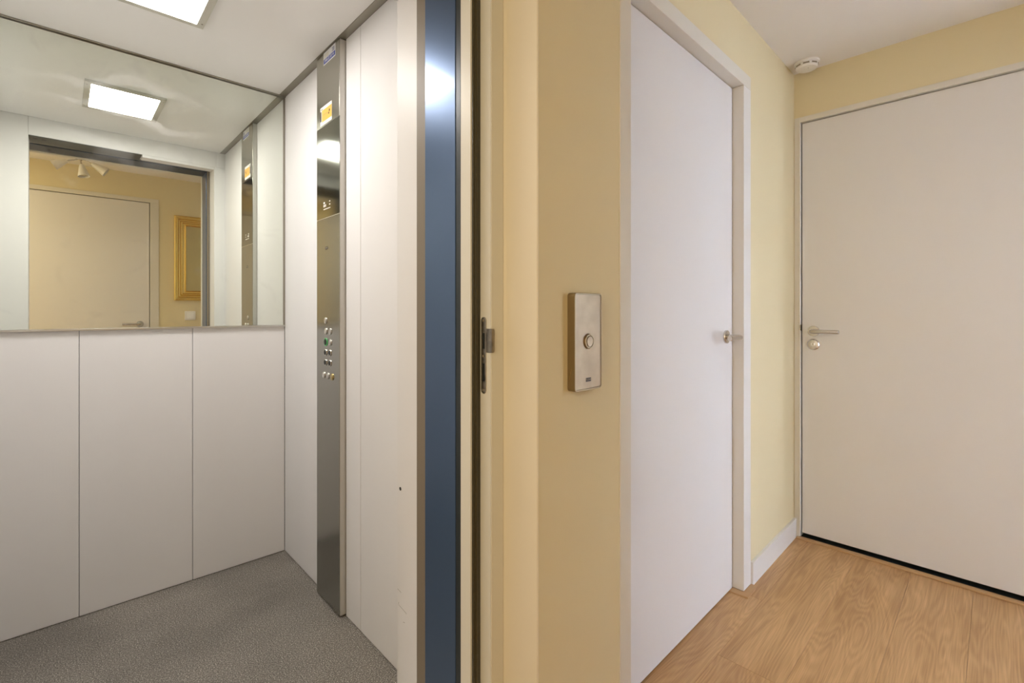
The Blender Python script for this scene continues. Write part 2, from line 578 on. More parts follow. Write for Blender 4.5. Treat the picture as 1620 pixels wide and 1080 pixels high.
# ---- bright room behind the opening
bm = B()
addbox(bm, 0.8, 0.9, -3.2, YO - 0.1, 0, 2.5)
addbox(bm, 5.0, 5.1, -3.2, YO - 0.1, 0, 2.5)
addbox(bm, 0.8, 1.6, -3.2, -3.1, 0, 2.5)
addbox(bm, 4.2, 5.1, -3.2, -3.1, 0, 2.5)
addbox(bm, 1.6, 4.2, -3.2, -3.1, 0, 0.15)
addbox(bm, 1.6, 4.2, -3.2, -3.1, 2.35, 2.5)
addbox(bm, 2.90, 5.1, YO - 0.1, YO, 0, 2.5)
wr = obj('wall_back', bm, M['ceiling'])
tag(wr, 'white walls of the bright room behind the hallway opening', 'wall', kind='structure')
cr = obj('ceiling', box(0.8, 5.1, -3.2, YO - 0.1, 2.5, 2.6), M['ceiling'])
tag(cr, 'white ceiling of the bright room behind the hallway opening', 'ceiling', kind='structure')
wf = obj('window_1', box(1.6, 4.2, -3.17, -3.12, 0.15, 0.21), M['white_gloss'])
tag(wf, 'white window frame in the bright room beyond the hallway', 'window', kind='structure')
obj('frame', box(1.6, 4.2, -3.17, -3.12, 2.29, 2.35), M['white_gloss'], wf)
for xx in (1.6, 2.87, 4.14):
    obj('mullion', box(xx, xx + 0.06, -3.17, -3.12, 0.21, 2.29), M['white_gloss'], wf)

# ---- skirting
bs = obj('baseboard_left', box(2.147, XE, 0.724, YW, 0.0005, 0.097, 0.0012), M['white_gloss'])
tag(bs, 'white skirting board between the white door frame and the entry door', 'skirting', kind='structure')
bs2 = obj('baseboard_left', box(0.8145, 1.147, 0.724, YW, 0.0005, 0.097, 0.0012), M['white_gloss'])
tag(bs2, 'white skirting board under the lift call button', 'skirting', kind='structure')
bs3 = obj('baseboard_right', box(0.637, 1.75, YO, YO + 0.012, 0.0005, 0.097, 0.0012), M['white_gloss'])
tag(bs3, 'white skirting board under the gold framed mirror', 'skirting', kind='structure')

# =================================================================== DOORS
def lever_set(parent, face, cx, cy, z, lever_dir, proj=0.058, length=0.125):
    """round rose with a straight round lever; face '-X', '-Y' or '+Y'"""
    A = AX[face]
    c = Vector((cx, cy, z))
    nrm = A @ Vector((0, 0, 1))
    ld = Vector(lever_dir)
    rose = obj('rose', lathe([(0, 0), (0.0265, 0), (0.0265, 0.0065), (0.0255, 0.008), (0.019, 0.0085), (0, 0.0085)], c, face, 40), M['nickel'], parent, smooth=True)
    r = 0.0100
    path = [c + nrm * 0.007, c + nrm * (proj - 0.022)]
    for a in range(0, 91, 15):
        t = R(a)
        path.append(c + nrm * (proj - 0.018 + 0.018 * math.sin(t)) + ld * (0.018 * (1 - math.cos(t))))
    path += [c + nrm * proj + ld * (length - 0.0015), c + nrm * proj + ld * length]
    rad = [r] * (len(path) - 1) + [r * 0.86]
    obj('lever', tube(path, rad, 20), M['nickel'], parent, smooth=True)

# ---- door_1 : white door in the left wall
d1 = empty('door_1', (1.64, YW, 0))
tag(d1, 'flush white hallway door beside the lift call button', 'door', kind='structure')
yf = YW - 0.003
fm = M['trim_paint']
obj('jamb', box(1.148, 1.203, yf, 0.795, 0.0, 2.085, 0.0012), fm, d1)
obj('jamb', box(2.0665, 2.146, yf, 0.795, 0.0065, 2.085, 0.0012), M['white_gloss'], d1)
obj('head', box(1.148, 2.146, yf, 0.795, 2.0855, 2.140, 0.0012), fm, d1)
obj('stop', box(1.170, 1.203, 0.8, 0.83, 0.0, 2.085), M['black'], d1)
obj('stop', box(2.0665, 2.10, 0.80, 0.83, 0.0, 2.085), M['black'], d1)
obj('stop', box(1.17, 2.10, 0.80, 0.83, 2.085, 2.11), M['black'], d1)
obj('backing', box(1.17, 2.10, 0.832, 0.84, 0.0, 2.11), M['black'], d1)
leaf = obj('leaf', box(1.206, 2.0620, 0.778, 0.818, 0.006, 2.0825, 0.001), M['door_hall'], d1)
lever_set(d1, '-Y', 1.995, 0.778, 1.052, (-1, 0, 0), 0.062, 0.12)
obj('plinth_cover', prism([(2.030, 0.7775), (2.034, 0.706), (2.123, 0.706), (2.150, 0.7235), (2.150, 0.7335), (2.066, 0.7335), (2.066, 0.7775)], 0.0, 0.006, 0.0006), M['oak_strip'], d1)['label'] = 'small oak laminate foot piece'
obj('pivot', lathe([(0, 0), (0.006, 0), (0.006, 0.003), (0, 0.003)], (1.24, 0.778, 0.30), '-Y', 12), M['nickel'], d1)

# ---- door_2 : entry door at the far end
d2 = empty('door_2', (XE, 0.235, 0))
tag(d2, 'wide cream entry door at the end of the hallway with lever and lock', 'door', kind='structure')
XD = 2.785
obj('jamb', box(XE - 0.004, 2.86, 0.7105, 0.7335, 0.0, 2.141, 0.001), fm, d2)
obj('jamb', box(XE - 0.004, 2.86, -0.255, -0.2325, 0.0, 2.141, 0.001), fm, d2)
obj('head', box(XE - 0.004, 2.86, -0.2325, 0.7105, 2.1155, 2.141, 0.001), fm, d2)
obj('bead', box(XE - 0.005, XD - 0.002, 0.7065, 0.7105, 0.012, 2.1155, 0.0008), M['white_gloss'], d2)['label'] = 'bright white edge bead'
obj('backing', box(2.83, 2.855, -0.2325, 0.7105, 0.0, 2.1155), M['black'], d2)
obj('leaf', box(XD, 2.826, -0.2285, 0.7030, 0.026, 2.1115, 0.001), M['door_entry'], d2)
obj('sill', box(2.777, 2.83, -0.2325, 0.7065, 0.0005, 0.008, 0.001), M['blackgloss'], d2)['label'] = 'black metal sill'
obj('threshold_strip', box(2.748, 2.776, -0.2325, 0.722, 0.0003, 0.009, 0.002), M['oak_strip'], d2)['label'] = 'thin oak threshold strip'
lever_set(d2, '-X', XD, 0.652, 1.055, (0, -1, 0), 0.056, 0.118)
cyl = obj('lock_rose', lathe([(0, 0), (0.028, 0), (0.0275, 0.005), (0.023, 0.0095), (0.012, 0.0105), (0.012, 0.008), (0, 0.008)], (XD, 0.653, 0.988), '-X', 36), M['nickel'], d2, smooth=True)
obj('key_cylinder', lathe([(0, 0), (0.0085, 0), (0.0085, 0.0125), (0.0075, 0.0135), (0, 0.0135)], (XD, 0.653, 0.990), '-X', 24), M['chrome'], cyl, smooth=True)
obj('keyhole', box(XD - 0.0140, XD - 0.0134, 0.6522, 0.6538, 0.985, 0.995), M['black'], cyl)
obj('latch_keep', box(XE - 0.008, XE + 0.004, 0.7045, 0.7095, 1.058, 1.086, 0.0006), M['chrome'], d2)
obj('latch_bolt', box(XE - 0.004, XE + 0.006, 0.7025, 0.7043, 1.055, 1.088), M['black'], d2)

# ---- door_3 : door opposite the lift (seen in the mirror)
d3 = empty('door_3', (0.1, YO, 0))
tag(d3, 'cream door opposite the lift, reflected in the lift mirror', 'door', kind='structure')
obj('jamb', box(-0.435, -0.380, YO - 0.08, YO + 0.004, 0, 2.125, 0.001), fm, d3)
obj('jamb', box(0.572, 0.635, YO - 0.08, YO + 0.004, 0, 2.125, 0.001), fm, d3)
obj('head', box(-0.435, 0.635, YO - 0.08, YO + 0.004, 2.125, 2.160, 0.001), fm, d3)
obj('leaf', box(-0.376, 0.567, YO - 0.05, YO - 0.008, 0.008, 2.120, 0.001), M['door_entry'], d3)
obj('backing', box(-0.380, 0.572, YO - 0.08, YO - 0.06, 0, 2.125), M['black'], d3)
lever_set(d3, '+Y', 0.50, YO - 0.008, 1.04, (-1, 0, 0), 0.056, 0.125)

# =================================================================== LANDING DOOR FRAME OF THE LIFT
lfz = empty('trim_1', (0.31, 0.89, 0))
tag(lfz, 'cream enamelled steel door frame of the lift landing doorway', 'door frame', kind='structure')
def jamb_pts(s):
    if s > 0:
        P = [(0.8120, 0.848), (0.771, 0.848), (0.771, 0.892), (0.745, 0.892), (0.745, 0.9325), (0.8120, 0.9325)]
    else:
        P = [(-0.1925, 0.848), (-0.151, 0.848), (-0.151, 0.892), (-0.125, 0.892), (-0.125, 0.9325), (-0.1925, 0.9325)]
    return P
obj('jamb', prism(jamb_pts(1), 0, 2.09, 0.0016), M['steel_cream'], lfz)
obj('jamb', prism(jamb_pts(-1), 0, 2.09, 0.0016), M['steel_cream'], lfz)
bm = B()
addbox(bm, -0.1925, 0.812, 0.848, 0.892, 2.116, 2.1565)
addbox(bm, -0.1925, 0.812, 0.892, 0.9325, 2.0905, 2.1565)
obj('head', bm, M['steel_cream'], lfz)
# rubber seal in the rebate, with its bulb
bm = B()
addbox(bm, 0.7475, 0.7705, 0.8865, 0.8915, 0.02, 2.112, 0.0008)
tube([(0.7565, 0.886, z) for z in (0.02, 1.0, 2.11)], 0.0035, 8, bm)
obj('seal', bm, M['seal'], lfz, smooth=True)['label'] = 'dark olive rubber seal strip'
obj('seal', box(-0.1505, -0.1275, 0.8865, 0.8915, 0.02, 2.112, 0.0008), M['seal'], lfz)
obj('seal', box(-0.125, 0.745, 0.8865, 0.8915, 2.0925, 2.1145, 0.0008), M['seal'], lfz)
# strike plate
sp = empty('strike_plate', (0.771, 0.872, 0.958))
tag(sp, 'worn steel strike plate in the edge of the lift door frame', 'strike plate')
bm = B()
z0, z1, yc, hw = 0.958, 1.143, 0.8735, 0.0088
segs = [(0.958, 0.9705, None), (0.9705, 0.983, None)]
# plate built from pieces around its two openings
def strip(za, zb, ya, yb): addbox(bm, 0.7690, 0.7708, ya, yb, za, zb)
N8 = 8
for s_, zc in ((-1, z0 + hw), (1, z1 - hw)):        # rounded ends
    vs = [bm.verts.new((0.7690, yc + hw * math.cos(R(180 * i / N8)), zc + s_ * hw * math.sin(R(180 * i / N8)))) for i in range(N8 + 1)]
    f = bm.faces.new(vs)
    r_ = bmesh.ops.extrude_face_region(bm, geom=[f])
    for v in r_['geom']:
        if isinstance(v, bmesh.types.BMVert): v.co.x = 0.7708
strip(z0 + hw, 0.987, yc - hw, yc + hw)
strip(0.987, 1.031, yc + 0.0045, yc + hw); strip(0.987, 1.031, yc - hw, yc - 0.0045)
strip(1.031, 1.066, yc - hw, yc + hw)
strip(1.066, 1.104, yc + 0.0045, yc + hw); strip(1.066, 1.104, yc - hw, yc - 0.0045)
strip(1.104, z1 - hw, yc - hw, yc + hw)
bmesh.ops.recalc_face_normals(bm, faces=bm.faces)
obj('plate', bm, M['strike_steel'], sp)
obj('opening', box(0.7700, 0.7709, yc - 0.0045, yc + 0.0045, 0.987, 1.031), M['black'], sp)
obj('opening', box(0.7700, 0.7709, yc - 0.0045, yc + 0.0045, 1.066, 1.104), M['black'], sp)
lip = tube([(0.7698, 0.8660, 1.0865), (0.7694, 0.8560, 1.0865), (0.7690, 0.8475, 1.0865), (0.7705, 0.8450, 1.0865), (0.7750, 0.8440, 1.0865)], 0.001, 4)
lip.free()
bm = B()
prof = [(0.7693, 0.8660), (0.7689, 0.8560), (0.7686, 0.8470), (0.7695, 0.8440), (0.7730, 0.8425), (0.7775, 0.8430)]
ra = [[bm.verts.new((x, y, z)) for x, y in prof] for z in (1.058, 1.062, 1.111, 1.115)]
for i in (0, 3):
    for v in ra[i][-1:]: v.co.x -= 0.002
for a, b_ in zip(ra, ra[1:]):
    for i in range(len(prof) - 1):
        bm.faces.new((a[i], a[i + 1], b_[i + 1], b_[i]))
r_ = bmesh.ops.solidify(bm, geom=list(bm.faces), thickness=0.0012)
bmesh.ops.recalc_face_normals(bm, faces=bm.faces)
obj('lip', bm, M['strike_steel'], sp, smooth=True)['label'] = 'curved lip for the latch'
for zz in (0.9665, 1.0485, 1.1345):
    obj('screw', lathe([(0, 0.0), (0.0034, 0.0), (0.0034, 0.0008), (0.0012, 0.0003), (0, 0.0003)], (0.7689, yc, zz), '-X', 14), M['gap'], sp)

# black gap, blue shaft frame
sb = empty('trim_2', (0.31, 1.02, 0))
tag(sb, 'glossy dark blue steel liner between landing frame and lift car', 'door liner', kind='structure')
for nm, m_, ya, yb, xin in (('gasket', M['blackgloss'], 0.9335, 0.9530, 0.0015), ('liner', M['blue'], 0.9535, 1.0850, 0.0), ('back_lip', M['gap'], 1.0855, 1.1300, 0.0035)):
    obj(nm, box(0.7455 + xin, 0.812, ya, yb, 0, 2.0900, 0.0012), m_, sb)
    obj(nm, box(-0.1925, -0.1255 - xin, ya, yb, 0, 2.0900, 0.0012), m_, sb)
    obj(nm, box(-0.1925, 0.812, ya, yb, 2.0902 + xin, 2.155, 0.0012), M['blue_matte'] if nm == 'liner' else M['blackgloss'], sb)
for xx in (-0.02, 0.55):
    obj('screw', lathe([(0, 0), (0.006, 0), (0.005, 0.002), (0, 0.002)], (xx, 1.00, 2.0902), '-Z', 12), M['black'], sb)
# shaft walls and sill
bm = B()
addbox(bm, -0.6, -0.193, 0.9405, 1.085, 0, 2.5); addbox(bm, 0.8125, 1.1, 0.9405, 1.085, 0, 2.5); addbox(bm, -0.193, 0.8125, 0.9405, 1.085, 2.157, 2.5)
sh = obj('wall_shaft', bm, M['shaft'])
tag(sh, 'grey concrete edge of the lift shaft behind the landing frame', 'wall', kind='structure')
sl = obj('sill_plate', box(-0.1925, 0.812, 0.849, 1.10, -0.02, -0.0005, 0.001), M['steel_light'])
tag(sl, 'ribbed aluminium sill at the foot of the lift doorway', 'sill', kind='structure')
for i in range(6):
    obj('rib', box(-0.12, 0.74, 0.958 + i * 0.022, 0.966 + i * 0.022, -0.0005, 0.0006), M['steel_light'], sl)

# =================================================================== LIFT CAR (frame 'C')
XR, XL, YB, YF = 0.790, -0.3115, 2.447, 1.276
ZT = 2.187
cf = obj('floor', box(XL - 0.02, XR + 0.02, 1.149, YB + 0.02, -0.03, 0.0), M['rubber'], fr='C')
tag(cf, 'dark grey speckled rubber floor of the lift car', 'floor', kind='structure')
def wall_panel(parent, x0, x1, y0, y1, z0, z1):
    return obj('panel', box(x0, x1, y0, y1, z0, z1, 0.0016), M['car_wall'], parent)

cb = obj('wall_back', box(XL - 0.03, XR + 0.03, YB + 0.012, YB + 0.03, 0, 2.25), M['blackgloss'], fr='C')
tag(cb, 'white panelled rear wall of the lift car under the mirror', 'wall', kind='structure')
for a, b_ in ((XL, 0.0515), (0.0515, 0.4145), (0.4145, XR)):
    wall_panel(cb, a + 0.0008, b_ - 0.0008, YB, YB + 0.012, 0.002, ZT)
cw = obj('wall_right', box(XR + 0.012, XR + 0.03, 1.137, YB + 0.012, 0, 2.25), M['blackgloss'], fr='C')
tag(cw, 'white panelled side wall of the lift car holding the steel button column', 'wall', kind='structure')
for a, b_ in ((1.277, 1.6405), (1.6425, 1.7620), (1.9880, YB - 0.001)):
    wall_panel(cw, XR, XR + 0.012, a, b_, 0.002, ZT)
cl = obj('wall_left', box(XL - 0.03, XL - 0.012, 1.137, YB + 0.012, 0, 2.25), M['blackgloss'], fr='C')
tag(cl, 'white panelled side wall of the lift car, left of the mirror', 'wall', kind='structure')
for a, b_ in ((1.277, 1.65), (1.651, 2.04), (2.041, YB - 0.001)):
    wall_panel(cl, XL - 0.012, XL, a, b_, 0.002, ZT)
cfz = empty('wall_front', (0.24, 1.2, 0), 'C')
tag(cfz, 'white enamelled posts and header around the lift car doorway', 'wall', kind='structure')
XP = 0.7287
obj('post', box(XP, XR + 0.012, 1.149, YF, 0.0, 2.0895, 0.0015), M['post'], cfz)
obj('post_top', box(XP + 0.011, XR + 0.012, 1.149, YF, 2.0900, ZT, 0.001), M['post'], cfz)
obj('post', box(XL - 0.012, -0.124, 1.149, YF, 0.0, ZT, 0.0015), M['post'], cfz)
obj('header', box(-0.1235, XP + 0.0105, 1.149, YF, 2.0900, ZT, 0.001), M['car_wall'], cfz)
obj('underplate', box(-0.1235, 0.355, 1.150, YF - 0.004, 2.0875, 2.0898), M['under_grey'], cfz)['label'] = 'grey steel plate under the header'
obj('soffit_cover', box(0.357, XP - 0.001, 1.20, YF - 0.001, 2.0740, 2.0898, 0.001), M['post'], cfz)['label'] = 'white cover strip under the header'
for xx in (-0.108, -0.075):
    obj('slot', box(xx, xx + 0.018, 1.212, 1.224, 2.0868, 2.0876), M['black'], cfz)
obj('hole', lathe([(0, 0), (0.0052, 0), (0.0052, 0.0008), (0.0036, 0.0008), (0.003, 0.0003), (0, 0.0003)], (XP - 0.0001, 1.2560, 0.6350), '-X', 16), M['black'], cfz)['label'] = 'small black plugged hole'
# scuffs near the foot of the post
for (ya, za, yb, zb) in ((1.272, 0.335, 1.252, 0.331), (1.266, 0.290, 1.221, 0.283), (1.266, 0.298, 1.266, 0.292), (1.241, 0.250, 1.231, 0.253)):
    bm = tube([(XP - 0.0001, ya, za), (XP - 0.0001, (ya + yb) / 2, (za + zb) / 2 + 0.0006), (XP - 0.0001, yb, zb)], 0.0004, 5)
    obj('scuff', bm, M['gap'], cfz)

# car ceiling with steel edge trims
cc = obj('ceiling', box(XL - 0.012, XR + 0.012, 1.149, YB + 0.012, ZT + 0.012, ZT + 0.05), M['blackgloss'], fr='C')
tag(cc, 'flat white ceiling of the lift car with steel edge trim', 'ceiling', kind='structure')
obj('ceiling_panel', box(-0.281, 0.7600, 1.278, 2.428, ZT - 0.001, ZT + 0.011, 0.001), M['car_ceiling'], cc)
obj('edge_trim', box(0.7612, XR, 1.278, YB - 0.007, ZT - 0.0005, ZT + 0.010, 0.0008), M['trim_steel'], cc)['label'] = 'brushed steel edge trim'
obj('edge_trim', box(XL, -0.2822, 1.278, YB - 0.007, ZT - 0.0005, ZT + 0.010, 0.0008), M['trim_steel'], cc)
obj('edge_trim', box(XL, XR, 2.4285, YB - 0.0005, ZT - 0.0055, ZT + 0.010, 0.0008), M['trim_steel'], cc)

# ---- wall mirror of the car
mr = empty('wall_mirror', (0.24, 2.44, 1.083), 'C')
tag(mr, 'large frameless mirror covering the upper half of the lift rear wall', 'mirror')
obj('glass', box(XL + 0.002, 0.7800, 2.4400, 2.4455, 1.0905, 2.1790), M['mirror'], mr)
obj('bottom_profile', box(XL + 0.002, XR - 0.0008, 2.4350, 2.4465, 1.0825, 1.0895, 0.0006), M['steel_light'], mr)['label'] = 'slim aluminium bottom rail'
obj('side_profile', box(0.7808, XR - 0.0008, 2.4380, 2.4465, 1.0900, 2.1790), M['trim_steel'], mr)['label'] = 'dark steel side edge'

# ---- ceiling light of the car
cl_ = empty('ceiling_light', (0.227, 1.845, ZT - 0.001), 'C')
tag(cl_, 'bright rectangular light panel in the lift ceiling', 'light')
x0, x1, y0, y1 = 0.078, 0.376, 1.665, 2.035
bm = B()
zt, zb = ZT - 0.0015, ZT - 0.0125
for a in ((x0, x0 + 0.023, y0, y1), (x1 - 0.023, x1, y0, y1), (x0 + 0.023, x1 - 0.023, y0, y0 + 0.022), (x0 + 0.023, x1 - 0.023, y1 - 0.022, y1)):
    addbox(bm, *a, zb, zt)
bmesh.ops.remove_doubles(bm, verts=bm.verts, dist=1e-5)
obj('frame', bm, M['lamp_frame'], cl_)
obj('diffuser', box(x0 + 0.0235, x1 - 0.0235, y0 + 0.0225, y1 - 0.0225, zb + 0.006, zt), M['light'], cl_)['label'] = 'glowing white diffuser'
for xx, yy in ((x1 - 0.009, y1 - 0.035), (x1 - 0.009, y0 + 0.035), (x0 + 0.009, y0 + 0.035), (x0 + 0.009, y1 - 0.035)):
    obj('screw', lathe([(0, 0), (0.0032, 0), (0.0032, 0.001), (0, 0.001)], (xx, yy, zb), '-Z', 10), M['plastic_grey'], cl_)

# ---- operating panel
cp = empty('control_panel', (0.778, 1.877, 0), 'C')
tag(cp, 'tall brushed steel lift operating column with buttons and stickers', 'control panel')
ya, yb = 1.7670, 1.9870
obj('housing', box(0.7690, XR + 0.011, ya, yb, 0.006, ZT - 0.002, 0.001), M['panel_side'], cp)['label'] = 'pale painted housing edge'
def plate(z0, z1, m_):
    return obj('face_plate', box(0.7668, 0.7689, ya + 0.0008, yb - 0.0005, z0, z1, 0.0006), m_, cp)
plate(0.008, 1.5245, M['steel'])
plate(1.5265, 1.8915, M['glass_black'])['label'] = 'dark mirror-like display plate'
plate(1.8935, ZT - 0.003, M['steel_matte'])
obj('joint', box(0.7669, 0.7690, ya + 0.001, yb - 0.001, 1.5240, 1.5270), M['steel_light'], cp)
obj('joint', box(0.7672, 0.7690, ya + 0.001, yb - 0.001, 1.8913, 1.8937), M['black'], cp)
XS = 0.7667
def btn(y, z, m_, r=0.0128, ring=None, tilt=False):
    b_ = obj('button', lathe([(0, 0), (r, 0), (r, 0.0022), (r * 0.88, 0.0030), (r * 0.80, 0.0022), (0, 0.0020)], (XS, y, z), '-X', 24), ring or M['chrome'], cp, smooth=True)
    obj('cap', lathe([(0, 0.0018), (r * 0.74, 0.0018), (r * 0.74, 0.0034), (r * 0.66, 0.0041), (0, 0.0042)], (XS, y, z), '-X', 20), m_, b_, smooth=True)
    return b_
for y_, z_, kind in ((1.897, 1.119, 's'), (1.894, 1.077, 's'), (1.851, 1.077, 's'), (1.894, 1.034, 'g'), (1.851, 1.034, 's'),
                     (1.897, 0.993, 'd'), (1.855, 0.993, 'd'), (1.897, 0.9535, 'd'), (1.855, 0.9535, 'd'),
                     (1.913, 0.902, 's'), (1.873, 0.902, 's'), (1.833, 0.902, 'k')):
    if kind == 's': btn(y_, z_, M['steel_light'], 0.0122, M['steel_light'])['label'] = 'plain steel button'
    elif kind == 'g':
        q = btn(y_, z_, M['black'], 0.0160, M['green']); q['label'] = 'black button with green ring'
    elif kind == 'd': btn(y_, z_, M['black'], 0.0128)['label'] = 'black floor button in chrome ring'
    else: btn(y_, z_, M['brass'], 0.0132, M['brass'])['label'] = 'brass key switch'
# marks on the display plate and the maker's mark
def mark(y0_, y1_, z0_, z1_, m_, par=None, x=XS, t=0.0003, nm='mark'):
    return obj(nm, box(x - t, x, y0_, y1_, z0_, z1_), m_, par or cp)
mark(1.905, 1.918, 1.583, 1.590, M['sticker_white'])
mark(1.853, 1.862, 1.584, 1.589, M['sticker_white'])
mark(1.853, 1.862, 1.572, 1.577, M['sticker_white'])
mark(1.893, 1.898, 1.570, 1.580, M['sticker_white'])
mark(1.901, 1.908, 1.570, 1.580, M['sticker_white'])
mark(1.911, 1.918, 1.570, 1.580, M['sticker_white'])
mark(1.852, 1.918, 1.5595, 1.5625, M['sticker_white'])
for i in range(4):
    mark(1.8745 + i * 0.0068, 1.8805 + i * 0.0068, 1.400, 1.411, M['sticker_dark'])
text('logo_lettering', 'KONE', 0.0085, (XS - 0.0005, 1.8879, 1.4055), '-X', M['steel_light'], cp)
# information stickers
st = obj('sticker', box(XS - 0.0003, XS, 1.803, 1.918, 2.1340, 2.1835), M['sticker_white'], cp)
st['label'] = 'white and blue telephone number sticker'
mark(1.8065, 1.9145, 2.1385, 2.1560, M['sticker_blue'], st, XS - 0.0003, nm='band')
text('number_lettering', '0900-22 555 44', 0.0150, (XS - 0.0008, 1.8605, 2.1472), '-X', M['sticker_white'], st, sx=0.92)
for i in range(3):
    mark(1.868, 1.912 - 0.004 * (i % 2), 2.1615 + i * 0.0055, 2.1630 + i * 0.0055, M['sticker_tan'], st, XS - 0.0003, nm='text_line')
for i in range(3):
    mark(1.812, 1.834 - 0.003 * (i % 2), 2.1605 + i * 0.0055, 2.1640 + i * 0.0055, M['sticker_grey'], st, XS - 0.0003, nm='text_block')
so = obj('sticker', box(XS - 0.0003, XS, 1.838, 1.950, 1.9000, 1.9735), M['sticker_white'], cp)
so['label'] = 'orange and white warning sticker'
mark(1.8385, 1.934, 1.9130, 1.9600, M['sticker_orange'], so, XS - 0.0003, nm='field')
mark(1.9385, 1.9495, 1.9175, 1.9580, M['sticker_dark'], so, XS - 0.0003, nm='bar')
bm = lathe([(0, 0), (0.0052, 0), (0.0052, 0.0004), (0, 0.0004)], (XS - 0.0006, 1.8590, 1.9425), '-X', 14)
lathe([(0, 0), (0.0046, 0), (0.0046, 0.0004), (0, 0.0004)], (XS - 0.0006, 1.8655, 1.9330), '-X', 14, bm)
obj('symbol', bm, M['sticker_dark'], so)
mark(1.878, 1.920, 1.9380, 1.9392, M['plastic_grey'], so, XS - 0.0007, nm='text_line')
mark(1.925, 1.944, 1.9630, 1.9665, M['plastic_grey'], so, XS - 0.0003, nm='text_line')

# =================================================================== THINGS IN THE HALL
# ---- call button plate
bp_ = empty('call_button_plate', (0.972, YW, 0.962))
tag(bp_, 'bronze toned steel lift call plate with one round button on yellow wall', 'call button')
W_, Hh = 0.112, 0.240
cx_, cz_ = 0.9755, 1.0815
bm = rounded_plate(W_, Hh, 0.0185, 0.009, (cx_, YW, cz_), '-Y')
obj('housing', bm, M['call_rim'], bp_, smooth=True)
def rim(w, h, rad, inset, y_a, y_b):
    bm = B()
    def loop(w, h, rad, d):
        o_ = []
        for cx, cz, a0 in ((w / 2 - rad, h / 2 - rad, 0), (-w / 2 + rad, h / 2 - rad, 90), (-w / 2 + rad, -h / 2 + rad, 180), (w / 2 - rad, -h / 2 + rad, 270)):
            for q in range(7):
                a = R(a0 + 15 * q)
                o_.append(bm.verts.new((cx_ + cx + rad * math.cos(a), YW - d, cz_ + cz + rad * math.sin(a))))
        return o_
    L = [loop(w, h, rad, y_a), loop(w, h, rad, y_b - 0.001), loop(w - 0.002, h - 0.002, rad - 0.001, y_b),
         loop(w - 2 * inset + 0.001, h - 2 * inset + 0.001, rad - inset + 0.0005, y_b), loop(w - 2 * inset, h - 2 * inset, rad - inset, y_b - 0.0006), loop(w - 2 * inset, h - 2 * inset, rad - inset, y_a)]
    for a, b in zip(L, L[1:]):
        for q in range(len(a)):
            bm.faces.new((a[q], a[(q + 1) % len(a)], b[(q + 1) % len(a)], b[q]))
    bmesh.ops.recalc_face_normals(bm, faces=bm.faces)
    return bm
obj('rim', rim(W_, Hh, 0.009, 0.0040, 0.0185, 0.0225), M['call_rim'], bp_, smooth=True)
obj('face_plate', rounded_plate(W_ - 0.0092, Hh - 0.0092, 0.0022, 0.004, (cx_, YW - 0.0186, cz_), '-Y'), M['call_plate'], bp_)
obj('scratch', tube([(cx_ - W_ / 2 - 0.0001, YW - 0.005, cz_ - 0.092), (cx_ - W_ / 2 - 0.0001, YW - 0.010, cz_ - 0.075), (cx_ - W_ / 2 - 0.0001, YW - 0.013, cz_ - 0.062)], 0.0004, 5), M['brass'], bp_)
bz = obj('button', lathe([(0, 0), (0.0190, 0), (0.0190, 0.0035), (0.0178, 0.0050), (0.0150, 0.0050), (0.0142, 0.0030), (0, 0.0030)], (cx_ + 0.0005, YW - 0.0207, cz_ + 0.0005), '-Y', 36), M['call_rim'], bp_, smooth=True)
obj('cap', lathe([(0, 0.003), (0.0132, 0.003), (0.0132, 0.0052), (0.0120, 0.0062), (0, 0.0064)], (cx_ + 0.0005, YW - 0.0207, cz_ + 0.0005), '-Y', 32), M['call_plate'], bz, smooth=True)
for i in range(4):
    obj('logo_block', box(cx_ + 0.001 - 0.0105 + i * 0.0054, cx_ + 0.001 - 0.0105 + i * 0.0054 + 0.0050, YW - 0.0211, YW - 0.0208, 0.9825, 0.9920), M['sticker_dark'], bp_)
text('logo_lettering', 'KONE', 0.0068, (cx_ + 0.0012, YW - 0.0213, 0.98725), '-Y', M['call_plate'], bp_, sx=1.12)

# ---- smoke detector
sd = empty('smoke_detector', (2.665, 0.662, ZC))
tag(sd, 'round white smoke detector on the ceiling corner above the entry door', 'smoke detector')
c_ = (2.672, 0.655, ZC)
obj('base', lathe([(0, 0), (0.054, 0), (0.054, 0.008), (0.051, 0.010), (0, 0.010)], c_, '-Z', 40), M['plastic'], sd, smooth=True)
obj('cover', lathe([(0.045, 0.010), (0.048, 0.012), (0.048, 0.027), (0.043, 0.033), (0.020, 0.036), (0, 0.036)], c_, '-Z', 40), M['plastic'], sd, smooth=True)
for k_ in range(8):
    a = 2 * math.pi * k_ / 8 + 0.2
    bm = B()
    addbox(bm, 0.0465, 0.0486, -0.013, 0.013, -0.0235, -0.0165)
    bmesh.ops.rotate(bm, verts=bm.verts, cent=(0, 0, 0), matrix=Matrix.Rotation(a, 3, 'Z'))
    bmesh.ops.translate(bm, verts=bm.verts, vec=c_)
    obj('vent', bm, M['plastic_grey'], sd)
obj('test_button', lathe([(0, 0.0355), (0.008, 0.0355), (0.007, 0.0378), (0, 0.0380)], (c_[0] + 0.012, c_[1] - 0.01, c_[2]), '-Z', 18), M['plastic'], sd, smooth=True)
obj('indicator', lathe([(0, 0.035), (0.002, 0.035), (0.0015, 0.0368), (0, 0.0368)], (c_[0] - 0.016, c_[1] - 0.01, c_[2]), '-Z', 8), M['sticker_dark'], sd)

